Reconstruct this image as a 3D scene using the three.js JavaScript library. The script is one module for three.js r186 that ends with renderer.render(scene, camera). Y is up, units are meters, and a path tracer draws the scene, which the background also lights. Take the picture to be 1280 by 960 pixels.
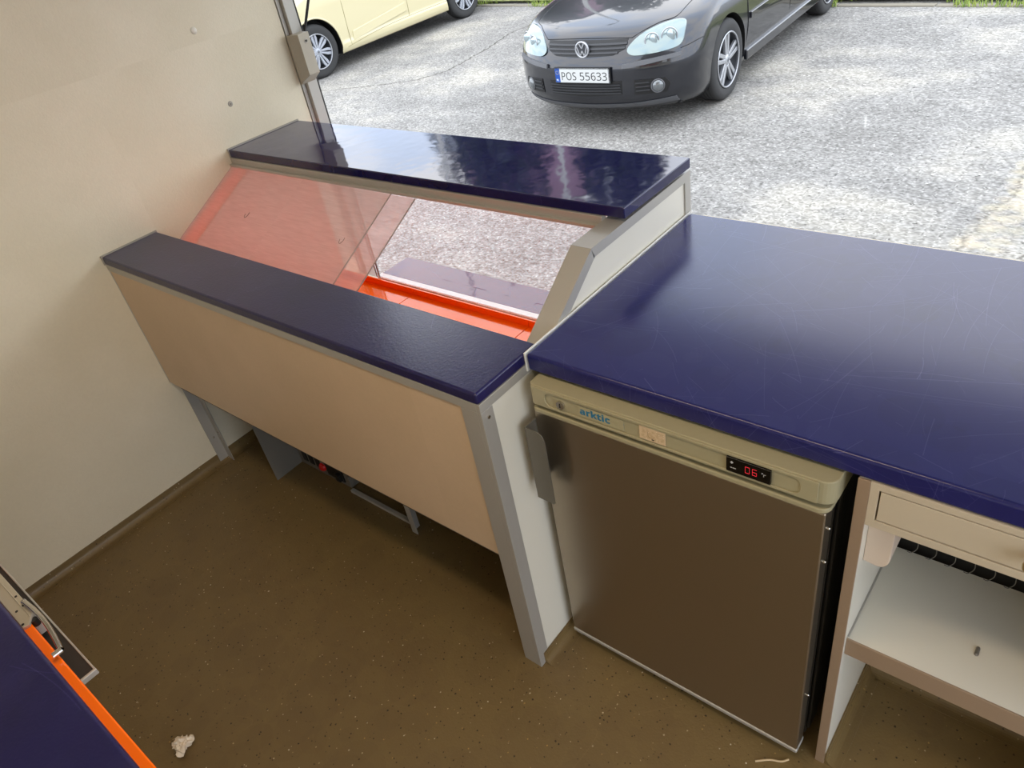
import * as THREE from 'three';
import { RoundedBoxGeometry } from 'three/addons/geometries/RoundedBoxGeometry.js';
import { mergeGeometries, mergeVertices, toCreasedNormals } from 'three/addons/utils/BufferGeometryUtils.js';
import { TessellateModifier } from 'three/addons/modifiers/TessellateModifier.js';
import { RectAreaLightUniformsLib } from 'three/addons/lights/RectAreaLightUniformsLib.js';
import { Brush, Evaluator, SUBTRACTION } from 'three-bvh-csg';

// ---------------------------------------------------------------- camera, sky, exposure
const scene = new THREE.Scene();
const camera = new THREE.PerspectiveCamera(2 * Math.atan(480 / 918.27) * 180 / Math.PI, 1280 / 960, 0.02, 300);
camera.position.set(2.4761, 1.7397, 0.953);
camera.rotation.order = 'YXZ';
camera.rotation.set(-0.62, 0.7903, -0.2);
const renderer = new THREE.WebGLRenderer({ antialias: true });
renderer.toneMapping = THREE.LinearToneMapping;
renderer.toneMappingExposure = 1.0;
renderer.shadowMap.enabled = true;
RectAreaLightUniformsLib.init();
const LAMP = 13; // strength of the ceiling lamp

let seed = 7;
const rnd = () => { seed = (seed * 1664525 + 1013904223) >>> 0; return seed / 4294967296; };
const R = (a, b) => a + (b - a) * rnd();
// tileable value noise
function makeNoise(n, s) {
  const v = new Float32Array(n * n); const keep = seed; seed = s; for (let i = 0; i < v.length; i++) v[i] = rnd(); seed = keep;
  return (x, y) => {
    const x0 = Math.floor(x), y0 = Math.floor(y); let fx = x - x0, fy = y - y0; fx = fx * fx * (3 - 2 * fx); fy = fy * fy * (3 - 2 * fy);
    const m = (a) => ((a % n) + n) % n, g = (a, b) => v[m(b) * n + m(a)];
    return (g(x0, y0) * (1 - fx) + g(x0 + 1, y0) * fx) * (1 - fy) + (g(x0, y0 + 1) * (1 - fx) + g(x0 + 1, y0 + 1) * fx) * fy;
  };
}
const N64 = makeNoise(64, 11), N256 = makeNoise(256, 5);
const fbm = (x, y, o = 5) => { let a = 0.5, s = 0, t = 0; for (let i = 0; i < o; i++) { s += a * N64(x, y); t += a; x *= 2; y *= 2; a *= 0.5; } return s / t; };
const smooth = (a, b, x) => { const t = Math.min(1, Math.max(0, (x - a) / (b - a))); return t * t * (3 - 2 * t); };

{ // cloudy daylight sky, the same all round
  const W = 1024, H = 512, d = new Float32Array(W * H * 4);
  for (let j = 0; j < H; j++) for (let i = 0; i < W; i++) {
    const el = (j / H - 0.5) * Math.PI, az = i / W * Math.PI * 2, cy = Math.cos(el);
    const k = 1 / Math.max(0.16, Math.sin(Math.max(el, 0)) + 0.12);
    const c = smooth(0.34, 0.62, fbm(8 * Math.cos(az) * cy * k * 0.5 + 20, 8 * Math.sin(az) * cy * k * 0.5 + 20, 5));
    const o = (j * W + i) * 4, L = 3.5;
    const w = [1.0, 1.01, 1.03], b = [0.68, 0.80, 1.0];
    for (let q = 0; q < 3; q++) d[o + q] = el < -0.02 ? 0.5 : L * (w[q] * c + b[q] * (1 - c));
    d[o + 3] = 1;
  }
  const t = new THREE.DataTexture(d, W, H, THREE.RGBAFormat, THREE.FloatType);
  t.mapping = THREE.EquirectangularReflectionMapping; t.magFilter = THREE.LinearFilter; t.needsUpdate = true;
  scene.background = t;
}

// ---------------------------------------------------------------- helpers
const taken = {};
const numbered = (n) => { const k = taken[n] = (taken[n] ?? -1) + 1; return k ? n + '_' + String(k).padStart(3, '0') : n; };
function uvm(g) { // uv in metres from the dominant axis of each face
  if (g.index) g = g.toNonIndexed();
  const p = g.attributes.position, n = p.count, uv = new Float32Array(n * 2), a = new THREE.Vector3(), b = new THREE.Vector3(), c = new THREE.Vector3();
  for (let i = 0; i < n; i += 3) {
    a.fromBufferAttribute(p, i); b.fromBufferAttribute(p, i + 1); c.fromBufferAttribute(p, i + 2);
    const q = b.clone().sub(a).cross(c.clone().sub(a)), x = Math.abs(q.x), y = Math.abs(q.y), z = Math.abs(q.z);
    [a, b, c].forEach((v, k) => { const [u, w] = y >= x && y >= z ? [v.x, -v.z] : x >= z ? [v.z, v.y] : [v.x, v.y]; uv[(i + k) * 2] = u; uv[(i + k) * 2 + 1] = w; });
  }
  g.setAttribute('uv', new THREE.BufferAttribute(uv, 2));
  for (const k of Object.keys(g.attributes)) if (!['position', 'normal', 'uv'].includes(k)) g.deleteAttribute(k);
  return g;
}
const flat = (g) => { g = g.index ? g.toNonIndexed() : g; g.computeVertexNormals(); return g; };
const bx = (x0, x1, y0, y1, z0, z1, r = 0.0015, seg = 2) => {
  const w = x1 - x0, h = y1 - y0, d = z1 - z0;
  const g = r > 0 ? new RoundedBoxGeometry(w, h, d, seg, Math.min(r, w / 2.01, h / 2.01, d / 2.01)) : new THREE.BoxGeometry(w, h, d);
  return uvm(g.translate((x0 + x1) / 2, (y0 + y1) / 2, (z0 + z1) / 2));
};
const merge = (...gs) => { gs = gs.flat(); return gs.length > 1 ? mergeGeometries(gs.map((g) => { g = g.index ? g.toNonIndexed() : g; for (const k of Object.keys(g.attributes)) if (!['position', 'normal', 'uv'].includes(k)) g.deleteAttribute(k); if (!g.attributes.uv) g.setAttribute('uv', new THREE.BufferAttribute(new Float32Array(g.attributes.position.count * 2), 2)); return g; })) : gs[0]; };
function obj(name, geo, mat, parent = scene) {
  const m = new THREE.Mesh(Array.isArray(geo) ? merge(geo) : geo, mat);
  m.name = parent === scene ? numbered(name) : name; m.castShadow = m.receiveShadow = true; parent.add(m); return m;
}
const tag = (o, label, category, group) => { o.userData.label = label; o.userData.category = category; if (group) o.userData.group = group; return o; };
const struct = (name, geo, mat, label, category) => { const m = obj(name, geo, mat); m.userData = { kind: 'structure', label, category }; return m; };
function thing(name, label, category, pos = [0, 0, 0], group) { const g = new THREE.Group(); g.name = numbered(name); g.position.set(...pos); scene.add(g); return tag(g, label, category, group); }
const part = (name, geo, mat, parent, label) => { const m = obj(name, geo, mat, parent); if (label) m.userData.label = label; return m; };
const at = (g, x, y, z) => g.translate(-x, -y, -z); // world geometry -> a thing's own base
// outline [[a,b],...] extruded along an axis
function prism(pts, axis, t0, t1, bevel = 0, hole) {
  const s = new THREE.Shape(pts.map(([a, b]) => new THREE.Vector2(a, b)));
  if (hole) s.holes.push(new THREE.Path(hole.map(([a, b]) => new THREE.Vector2(a, b))));
  const g = new THREE.ExtrudeGeometry(s, { depth: t1 - t0 - 2 * bevel, bevelEnabled: bevel > 0, bevelSize: bevel, bevelThickness: bevel, bevelOffset: -bevel, bevelSegments: 2, curveSegments: 10 });
  g.translate(0, 0, t0 + bevel);
  if (axis === 'x') g.applyMatrix4(new THREE.Matrix4().set(0, 0, 1, 0, 0, 1, 0, 0, -1, 0, 0, 0, 0, 0, 0, 1)); // (a,b,t)->(t,b,-a): pass a=-z
  if (axis === 'y') g.applyMatrix4(new THREE.Matrix4().set(1, 0, 0, 0, 0, 0, 1, 0, 0, -1, 0, 0, 0, 0, 0, 1)); // (a,b,t)->(a,t,-b): pass b=-z
  return uvm(g);
}
const V3 = (a) => new THREE.Vector3(...a);
const tube = (pts, r, seg = 8, n = 24, tension = 0.5) => uvm(new THREE.TubeGeometry(new THREE.CatmullRomCurve3(pts.map(V3), false, 'catmullrom', tension), n, r, seg));
const cyl = (r, h, n = 24, r2 = r) => new THREE.CylinderGeometry(r, r2, h, n);
const roundRect = (x0, x1, y0, y1, r, n = 6) => { const o = []; for (const [cx, cy, a] of [[x1 - r, y1 - r, 0], [x0 + r, y1 - r, 1], [x0 + r, y0 + r, 2], [x1 - r, y0 + r, 3]]) for (let i = 0; i <= n; i++) { const t = (a + i / n) * Math.PI / 2; o.push([cx + r * Math.cos(t), cy + r * Math.sin(t)]); } return o; };

// ---------------------------------------------------------------- textures
function canvasTex(w, h, draw, metres, srgb = true) {
  const c = document.createElement('canvas'); c.width = w; c.height = h; const x = c.getContext('2d'); draw(x, w, h);
  const t = new THREE.CanvasTexture(c); if (srgb) t.colorSpace = THREE.SRGBColorSpace;
  t.wrapS = t.wrapT = THREE.RepeatWrapping; t.magFilter = THREE.LinearFilter; t.anisotropy = 8;
  if (metres) t.repeat.set(1 / metres[0], 1 / metres[1]);
  return t;
}
function dataTex(w, h, f, metres, srgb = true) {
  const d = new Uint8Array(w * h * 4);
  for (let j = 0; j < h; j++) for (let i = 0; i < w; i++) { const c = f(i, j), o = (j * w + i) * 4; d[o] = Math.min(255, Math.max(0, c[0])); d[o + 1] = Math.min(255, Math.max(0, c[1])); d[o + 2] = Math.min(255, Math.max(0, c[2])); d[o + 3] = c[3] ?? 255; }
  const t = new THREE.DataTexture(d, w, h); if (srgb) t.colorSpace = THREE.SRGBColorSpace;
  t.wrapS = t.wrapT = THREE.RepeatWrapping; t.magFilter = THREE.LinearFilter; t.minFilter = THREE.LinearMipmapLinearFilter; t.generateMipmaps = true; t.needsUpdate = true;
  if (metres) t.repeat.set(1 / metres[0], 1 / metres[1]);
  return t;
}
const g3 = (v) => [v, v, v];
const hex = (r, g, b) => new THREE.Color().setRGB(r / 255, g / 255, b / 255, THREE.SRGBColorSpace);
const M = (o) => new THREE.MeshStandardMaterial(o), MP = (o) => new THREE.MeshPhysicalMaterial(o);

const fineBump = dataTex(512, 512, (i, j) => g3(110 + 90 * (fbm(i / 8, j / 8, 3) - 0.5) * 2), [0.25, 0.25], false);
const wallTex = dataTex(512, 512, (i, j) => { const a = fbm(i / 64, j / 64, 4) - 0.5, b = N256(i / 2, j / 2) - 0.5; return [231 + 12 * a + 3 * b, 221 + 13 * a + 3 * b, 196 + 16 * a + 3 * b]; }, [1.4, 1.4]);
function floorDraw(x, w, h) {
  x.fillStyle = 'rgb(124,103,64)'; x.fillRect(0, 0, w, h);
  for (let i = 0; i < 900; i++) { const r = R(10, 120), a = rnd(); x.fillStyle = a < 0.5 ? 'rgba(92,70,42,0.05)' : 'rgba(134,108,74,0.05)'; for (const dx of [-w, 0, w]) for (const dy of [-h, 0, h]) { const px = (i * 977.3) % w + dx, py = (i * 613.7) % h + dy; if (px > -r && px < w + r && py > -r && py < h + r) { x.beginPath(); x.arc(px, py, r, 0, 7); x.fill(); } } }
  const fl = (n, cols, s0, s1, al) => { for (let i = 0; i < n; i++) { x.globalAlpha = R(al * 0.5, al); x.fillStyle = cols[Math.floor(rnd() * cols.length)]; const px = rnd() * w, py = rnd() * h, s = R(s0, s1); x.beginPath(); const k = 5; for (let q = 0; q < k; q++) { const t = q / k * 6.283 + R(-0.4, 0.4); x[q ? 'lineTo' : 'moveTo'](px + s * R(0.5, 1) * Math.cos(t), py + s * R(0.5, 1) * Math.sin(t)); } x.fill(); } x.globalAlpha = 1; };
  fl(9000, ['#4b3a22', '#8a6d48', '#5b472b', '#7e6340'], 0.6, 1.6, 0.55);
  fl(2600, ['#1f160c', '#2b1e10'], 1.6, 4.2, 0.95);
  fl(1100, ['#e8dcc0', '#d8c49c', '#f4efe2', '#caa45e'], 1.4, 3.6, 0.95);
  fl(16, ['#efe8d6'], 3, 5, 0.8);
  x.globalAlpha = 0.16; x.strokeStyle = '#b89a6c'; x.lineWidth = 1.4;
  for (let i = 0; i < 26; i++) { const px = rnd() * w, py = rnd() * h; x.beginPath(); x.moveTo(px, py); x.quadraticCurveTo(px + R(-90, 90), py + R(-90, 90), px + R(-160, 160), py + R(-160, 160)); x.stroke(); }
  x.globalAlpha = 1;
}
const floorTex = canvasTex(2048, 2048, floorDraw, [1.7, 1.7]);
const scratch = (base, lines, mott, lw = 1) => (x, w, h) => {
  x.fillStyle = base; x.fillRect(0, 0, w, h);
  for (let i = 0; i < mott; i++) { x.fillStyle = rnd() < 0.5 ? 'rgba(255,255,255,0.012)' : 'rgba(0,0,10,0.03)'; x.beginPath(); x.arc(rnd() * w, rnd() * h, R(8, 90), 0, 7); x.fill(); }
  for (let i = 0; i < lines; i++) {
    x.strokeStyle = `rgba(165,165,205,${R(0.06, 0.38)})`; x.lineWidth = lw * R(0.5, 1.3); const px = rnd() * w, py = rnd() * h, t = R(0, 6.28), l = Math.pow(rnd(), 2.2) * w * 0.3 + 10, b = R(-0.25, 0.25);
    x.beginPath(); x.moveTo(px, py); x.quadraticCurveTo(px + 0.5 * l * Math.cos(t + b), py + 0.5 * l * Math.sin(t + b), px + l * Math.cos(t), py + l * Math.sin(t)); x.stroke();
  }
};
const blueTex = canvasTex(2048, 2048, scratch('rgb(29,33,98)', 900, 300), [1.25, 1.25]);
const blueTexB = canvasTex(1024, 1024, scratch('rgb(27,25,78)', 90, 200), [0.8, 0.8]);
const ripple = dataTex(512, 512, (i, j) => g3(128 + 120 * (fbm(i / 32, j / 32, 3) - 0.5)), [0.9, 0.9], false);
const acrylTex = dataTex(512, 512, (i, j) => { const a = fbm(i / 50, j / 6, 4) - 0.5, b = N256(i / 30, j / 1.2) - 0.5; return g3(240 + 18 * a + 14 * b); }, [0.5, 0.5]);
// yard asphalt, one sheet over 15 x 11 m: stains, sandy patches, cracks
const YX0 = -11, YX1 = 5, YZ0 = -10, YZ1 = -0.9;
const crackPts = [[[-6.4, -4.6], [-5.23, -4.98], [-4.8, -5.15], [-4.44, -5.33], [-4.24, -5.69], [-4.27, -6.1], [-4.32, -6.55], [-4.47, -7.24], [-4.2, -8.2]], [[2.0, -4.6], [1.95, -4.23], [1.97, -3.89], [1.89, -3.55], [1.86, -3.15], [2.05, -2.4]], [[2.6, -5.2], [2.25, -4.3], [2.22, -3.6], [2.15, -3.1]]];
const yardTex = (() => {
  const W = 2048, H = 1536, px = (x) => (x - YX0) / (YX1 - YX0) * W, pz = (z) => (z - YZ0) / (YZ1 - YZ0) * H;
  const c = document.createElement('canvas'); c.width = W; c.height = H; const x = c.getContext('2d');
  const im = x.createImageData(W, H), d = im.data;
  for (let j = 0; j < H; j++) for (let i = 0; i < W; i++) {
    const X = YX0 + i / W * (YX1 - YX0), Z = YZ0 + j / H * (YZ1 - YZ0), o = (j * W + i) * 4;
    const big = fbm(X * 0.55 + 3, Z * 0.7 + 9, 4), mid = fbm(X * 2.6 + 40, Z * 3.4 + 7, 5), sp = N256(i * 0.9, j * 0.9), sp2 = N256(i / 2.3 + 50, j / 2.3);
    let v = 124 + 22 * (big - 0.5) + 30 * (mid - 0.5) + 60 * (sp - 0.5) + 40 * (sp2 - 0.5);
    const sand = smooth(0.5, 0.85, mid * 0.55 + big * 0.5) * 0.5;
    let r = v + 3, g = v + 1, b = v - 3; r += sand * 30; g += sand * 26; b += sand * 15;
    if (sp > 0.93) { r += 34; g += 34; b += 32; } if (sp < 0.06) { r -= 44; g -= 44; b -= 42; }
    d[o] = r; d[o + 1] = g; d[o + 2] = b; d[o + 3] = 255;
  }
  x.putImageData(im, 0, 0);
  // sandy seam at the patched joint
  for (let i = 0; i < 500; i++) { const t = rnd(), p = crackPts[1], k = Math.min(p.length - 2, Math.floor(t * (p.length - 1))), f = t * (p.length - 1) - k; x.fillStyle = `rgba(190,178,150,${R(0.03, 0.16)})`; x.beginPath(); x.arc(px(p[k][0] + (p[k + 1][0] - p[k][0]) * f + R(-0.02, 0.22)), pz(p[k][1] + (p[k + 1][1] - p[k][1]) * f), R(2, 9), 0, 7); x.fill(); }
  for (let i = 0; i < 120; i++) { x.strokeStyle = `rgba(226,224,216,${R(0.1, 0.4)})`; x.lineWidth = R(0.8, 2); const a = px(R(-1, 4)), b = pz(R(-7.6, -4.6)), l = R(6, 50), t = R(-0.3, 0.3) + (rnd() < 0.3 ? 1.1 : 0); x.beginPath(); x.moveTo(a, b); x.lineTo(a + l * Math.cos(t), b + l * Math.sin(t)); x.stroke(); }
  for (const p of crackPts) { // fine dark crack with ragged sides
    for (let k = 0; k < p.length - 1; k++) for (let f = 0; f < 1; f += 0.06) {
      const q = (s) => [px(p[k][0] + (p[k + 1][0] - p[k][0]) * s) + R(-3, 3), pz(p[k][1] + (p[k + 1][1] - p[k][1]) * s) + R(-2, 2)];
      const [a, b] = q(f), [e, g] = q(f + 0.075); x.strokeStyle = `rgba(66,62,55,${p === crackPts[0] ? R(0.6, 0.95) : R(0.15, 0.6)})`; x.lineWidth = p === crackPts[0] ? R(1.8, 3.4) : R(1, 2.4); x.beginPath(); x.moveTo(a, b); x.lineTo(e, g); x.stroke();
    }
  }
  const t = new THREE.CanvasTexture(c); t.colorSpace = THREE.SRGBColorSpace; t.magFilter = THREE.LinearFilter; t.anisotropy = 8; return t;
})();
const tileAsphalt = dataTex(512, 512, (i, j) => { const v = 124 + 40 * (fbm(i / 32, j / 32, 4) - 0.5) + 44 * (N256(i, j) - 0.5); return [v, v, v]; }, [3, 3]);
const asphaltBump = dataTex(512, 512, (i, j) => g3(128 + 110 * (N256(i / 2, j / 2) - 0.5) + 60 * (N64(i / 8, j / 8) - 0.5)), [1.4, 1.4], false);

// ---------------------------------------------------------------- materials
const mat = {
  wall: MP({ map: wallTex, roughness: 0.34, bumpMap: fineBump, bumpScale: 0.0004 }),
  white: MP({ color: hex(232, 228, 214), roughness: 0.32 }),
  panel: MP({ map: wallTex, color: hex(236, 216, 202), roughness: 0.4, bumpMap: fineBump, bumpScale: 0.0003 }),
  cream: MP({ color: hex(206, 192, 168), roughness: 0.45 }),
  ceiling: M({ color: hex(228, 224, 214), roughness: 0.6 }),
  floor: MP({ map: floorTex, roughness: 0.42, bumpMap: fineBump, bumpScale: 0.0006 }),
  blue: MP({ map: blueTex, roughness: 0.2, ior: 1.5 }),
  blueShelf: MP({ map: blueTexB, roughness: 0.06, ior: 1.6, bumpMap: ripple, bumpScale: 0.001 }),
  blueLedge: MP({ map: blueTexB, roughness: 0.28, bumpMap: fineBump, bumpScale: 0.0003, ior: 1.55 }),
  alu: M({ color: hex(186, 183, 176), metalness: 0.35, roughness: 0.4 }),
  chrome: M({ color: hex(215, 212, 205), metalness: 1, roughness: 0.18 }),
  steel: MP({ color: hex(170, 158, 140), metalness: 0.92, roughness: 0.3 }),
  olive: MP({ color: hex(170, 162, 130), roughness: 0.38 }),
  black: M({ color: hex(20, 19, 18), roughness: 0.5 }),
  darkGrey: M({ color: hex(58, 55, 52), roughness: 0.5 }),
  rubber: M({ color: hex(42, 38, 35), roughness: 0.6 }),
  orange: MP({ color: hex(255, 112, 10), roughness: 0.1, ior: 1.5 }),
  glass: MP({ color: 0xffffff, transmission: 1, thickness: 0, roughness: 0.02, ior: 1.5 }),
  acrylic: MP({ map: acrylTex, transmission: 0.85, thickness: 0, roughness: 0.72, ior: 1.49, bumpMap: fineBump, bumpScale: 0.0001 }),
  grey: M({ color: hex(128, 124, 116), roughness: 0.5, metalness: 0.3 }),
  silicone: M({ color: hex(168, 162, 150), roughness: 0.6 }),
  whiteTrim: M({ color: hex(226, 226, 222), roughness: 0.5 }),
  red: MP({ color: hex(214, 30, 26), roughness: 0.3 }),
  brass: M({ color: hex(196, 172, 128), metalness: 0.9, roughness: 0.3 }),
  yard: M({ map: yardTex, roughness: 0.92, bumpMap: asphaltBump, bumpScale: 0.004 }),
  ground: M({ map: tileAsphalt, roughness: 0.95 }),
};

// ---------------------------------------------------------------- outside ground
const GS = 0.031, gy = (z) => -0.2828 - GS * (z + 5.145);
{
  const quad = (x0, x1, z0, z1, unit, nx = 1) => {
    const g = new THREE.PlaneGeometry(1, 1, nx, 1); const p = g.attributes.position, uv = g.attributes.uv;
    for (let i = 0; i < p.count; i++) { const a = p.getX(i) + 0.5, b = p.getY(i) + 0.5, x = x0 + (x1 - x0) * a, z = z1 + (z0 - z1) * b; p.setXYZ(i, x, gy(z), z); if (unit) uv.setXY(i, a, b); else uv.setXY(i, x, -z); }
    g.computeVertexNormals(); return g;
  };
  struct('ground_yard', quad(YX0, YX1, YZ0, YZ1, true), mat.yard, 'worn grey asphalt yard with cracks and sandy patches where the cars stand', 'asphalt');
  struct('ground_around', merge([quad(-40, YX0, -40, 30), quad(YX1, 40, -40, 30), quad(YX0, YX1, -40, YZ0), quad(YX0, YX1, YZ1, 30)]), mat.ground, 'plain asphalt ground surrounding the yard on every side', 'asphalt');
}

// ---------------------------------------------------------------- trailer shell
const RX = 3.6, BZ = 1.75, CY = 2.16;
struct('floor', bx(0, RX, -0.05, 0, -0.68, BZ, 0), mat.floor, 'brown speckled vinyl floor of the food trailer', 'floor');
struct('ceiling', bx(-0.05, RX + 0.05, CY, CY + 0.06, -0.8, BZ + 0.05, 0), mat.ceiling, 'white ceiling of the food trailer', 'ceiling');
const wl = struct('wall_left', bx(-0.05, 0, -0.15, CY, -0.727, BZ, 0), mat.wall, 'cream laminate end wall beside the display counter', 'wall');
struct('wall_back', bx(-0.05, RX + 0.05, -0.15, CY, BZ, BZ + 0.05, 0), mat.wall, 'cream laminate wall behind the service counter', 'wall');
struct('wall_right', [bx(RX, RX + 0.05, -0.15, CY, -0.68, 0.1, 0), bx(RX, RX + 0.05, -0.15, CY, 1.5, BZ, 0), bx(RX, RX + 0.05, 1.98, CY, 0.1, 1.5, 0), bx(RX, RX + 0.05, -0.15, 0, 0.1, 1.5, 0)], mat.wall, 'cream end wall with an open doorway', 'wall');
struct('wall_front', [bx(0, 1.612, -0.15, 0.372, -0.74, -0.68, 0), bx(1.612, RX + 0.05, -0.15, 0.872, -0.74, -0.68, 0), bx(-0.05, RX + 0.05, 1.98, CY, -0.8, -0.74, 0), bx(3.3, RX + 0.05, 0.872, 1.98, -0.74, -0.68, 0)], mat.wall, 'low outer wall below the serving hatch opening', 'wall');
{ // ceiling lamp: long warm panel over the aisle
  const t = thing('ceiling_lamp', 'long warm ceiling lamp over the aisle', 'lamp', [1.7, CY, 0.62]);
  part('lamp_tray', bx(-0.66, 0.66, -0.03, -0.001, -0.1, 0.1, 0.004), mat.whiteTrim, t);
  part('lamp_diffuser', bx(-0.63, 0.63, -0.038, -0.03, -0.08, 0.08, 0.003), M({ color: 0xffffff, emissive: new THREE.Color(1, 0.8, 0.56), emissiveIntensity: 3 }), t);
  const l = new THREE.RectAreaLight(new THREE.Color(1, 0.8, 0.56), LAMP, 1.2, 0.15); l.position.set(0, -0.045, 0); l.rotation.x = -Math.PI / 2; t.add(l);
}
// coved floor edge running up the walls
const cove = (len, h = 0.04, r = 0.022) => { const o = [[0, 0], [r + 0.012, 0], [r + 0.012, 0.0015]]; for (let i = 0; i <= 6; i++) { const t = i / 6 * Math.PI / 2; o.push([0.003 + r * (1 - Math.sin(t)) , 0.0015 + r * (1 - Math.cos(t))]); } o.push([0.003, h], [0, h]); return o; };
{
  const s = new THREE.Shape(cove(1).map(([a, b]) => new THREE.Vector2(a, b)));
  const g = new THREE.ExtrudeGeometry(s, { depth: BZ + 0.68, bevelEnabled: false }).translate(0, 0, -0.68);
  struct('baseboard_left', uvm(g), mat.floor, 'brown vinyl cove turned up along the foot of the cream wall', 'baseboard');
  const h = new THREE.ExtrudeGeometry(s, { depth: 0.32, bevelEnabled: false }).translate(1.611, 0, -0.14);
  const e2 = new THREE.ExtrudeGeometry(new THREE.Shape(cove(1).map(([a, b]) => new THREE.Vector2(a, b))), { depth: 0.29, bevelEnabled: false }).translate(2.289, 0, -0.245);
  const e3 = new THREE.ExtrudeGeometry(s, { depth: 0.44, bevelEnabled: false }).rotateY(-Math.PI / 2).translate(2.735, 0, -0.243);
  struct('baseboard_front', [uvm(h), uvm(e2), uvm(e3)], mat.floor, 'brown vinyl cove turned up along the divider and under the cabinet', 'baseboard');
}
// hatch opening post on the left
struct('trim_1', [bx(-0.05, 0.004, -0.1, CY, -0.744, -0.73, 0.001), bx(-0.05, 0.02, -0.1, CY, -0.79, -0.746, 0.002)], mat.alu, 'aluminium post framing the left edge of the hatch opening', 'post');
struct('trim_2', bx(-0.04, 0.014, -0.1, CY, -0.802, -0.79, 0.004), mat.rubber, 'black rubber seal along the aluminium hatch post', 'seal');

// ---------------------------------------------------------------- display counter on the left
const DC = thing('display_counter', 'display counter with navy ledge and raised shelf, cream front and orange inside', 'counter', [0.8, 0, -0.2]);
const D = (n, g, m, l, p = DC) => part(n, at(Array.isArray(g) ? merge(g) : g, 0.8, 0, -0.2), m, p, l);
const L1 = 1.61;
D('ledge', bx(0.004, L1, 0.885, 0.9125, 0.002, 0.1985, 0.006, 4), mat.blueLedge, 'navy laminate ledge');
D('ledge_seal', bx(0.0, 0.005, 0.884, 0.9165, 0.0, 0.2015, 0.002), mat.silicone);
D('upper_shelf', bx(0.004, L1 + 0.006, 1.0325, 1.059, -0.6645, -0.353, 0.003, 3), mat.blueShelf, 'glossy navy shelf mirroring the sky');
D('shelf_seal', bx(0.0, 0.005, 1.028, 1.0635, -0.668, -0.35, 0.002), mat.silicone);
D('front_panel', bx(0.001, 1.562, 0.411, 0.868, 0.183, 0.194, 0.001), mat.panel, 'cream laminate front panel');
D('panel_edge', bx(0.0, 0.003, 0.411, 0.864, 0.186, 0.1955, 0.0), mat.alu);
D('ledge_rail', [bx(0.001, 1.6, 0.864, 0.886, 0.186, 0.1975, 0.001), bx(1.6, L1 + 0.0015, 0.864, 0.886, -0.03, 0.1975, 0.001)], mat.alu, 'aluminium angle under the ledge');
D('corner_post', [bx(1.556, 1.5995, 0, 0.864, 0.186, 0.1975, 0.001), bx(1.5995, L1 + 0.0015, 0, 0.864, 0.162, 0.1975, 0.001)], mat.alu, 'aluminium corner post');
D('corner_screw', uvm(cyl(0.004, 0.003, 12).rotateZ(Math.PI / 2).translate(L1 + 0.003, 0.846, 0.18)), mat.chrome);
D('divider_panel', bx(1.595, L1, 0, 0.864, -0.6, 0.163, 0.001), mat.white, 'white divider panel beside the fridge');
// the raised end: aluminium profile with a white infill
D('end_slope', prism([[0.012, 0.872], [0.223, 1.02], [0.234, 0.996], [0.06, 0.872]], 'x', 1.556, L1), mat.alu, 'aluminium sloping end profile');
D('end_top', prism([[0.223, 1.0205], [0.674, 1.024], [0.674, 1.0], [0.23, 0.996]], 'x', 1.556, L1), mat.alu, 'aluminium top end profile');
D('end_post', prism([[0.646, 1.0], [0.674, 1.0], [0.674, 0.872], [0.646, 0.872]], 'x', 1.556, L1), mat.alu);
D('end_infill', prism([[0.05, 0.872], [0.229, 0.998], [0.647, 1.002], [0.647, 0.872]], 'x', 1.594, L1 - 0.004), mat.white, 'white infill panel');
D('end_bead', bx(L1 + 0.0003, L1 + 0.0042, 0.87, 0.9155, -0.674, 0.047, 0.001), mat.whiteTrim);
D('front_rail', [bx(0.003, 1.556, 1.012, 1.0325, -0.368, -0.348, 0.0015), bx(0.003, 1.556, 1.004, 1.013, -0.362, -0.338, 0.0015)], mat.alu, 'aluminium rail holding the sliding covers');
D('lower_rail', bx(0.003, 1.556, 0.80, 0.812, -0.012, 0.012, 0.001), mat.alu);
D('glazing_bar', [bx(0.003, 1.556, 1.012, 1.0325, -0.672, -0.655, 0.001)], mat.alu);
// orange liner, in three trays
for (const [a, b] of [[0.008, 0.409], [0.412, 0.988], [0.991, 1.547]]) {
  D('orange_tray', [bx(a, b, 0.399, 0.4045, -0.655, -0.006, 0.001), bx(a, b, 0.374, 0.43, -0.662, -0.655, 0.0012), bx(a, b, 0.374, 0.80, -0.008, -0.001, 0.001)], mat.orange, 'glossy orange tray');
}
D('orange_side', prism([[0.006, 0.374], [0.006, 0.812], [0.345, 0.99], [0.655, 0.99], [0.655, 0.374]], 'x', 0.001, 0.007), mat.orange, 'glossy orange inner side');
D('orange_end', prism([[0.006, 0.374], [0.006, 0.812], [0.345, 0.99], [0.655, 0.99], [0.655, 0.374]], 'x', 1.548, 1.5555), mat.orange);
D('window_pane', bx(0.21, 1.556, 0.432, 1.014, -0.672, -0.668, 0), mat.glass, 'clear front glass');
D('window_pane', bx(0.006, 0.205, 0.432, 1.014, -0.672, -0.668, 0), mat.glass);
D('pane_edge', bx(0.205, 0.21, 0.432, 1.014, -0.6725, -0.6675, 0), mat.grey);
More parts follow.
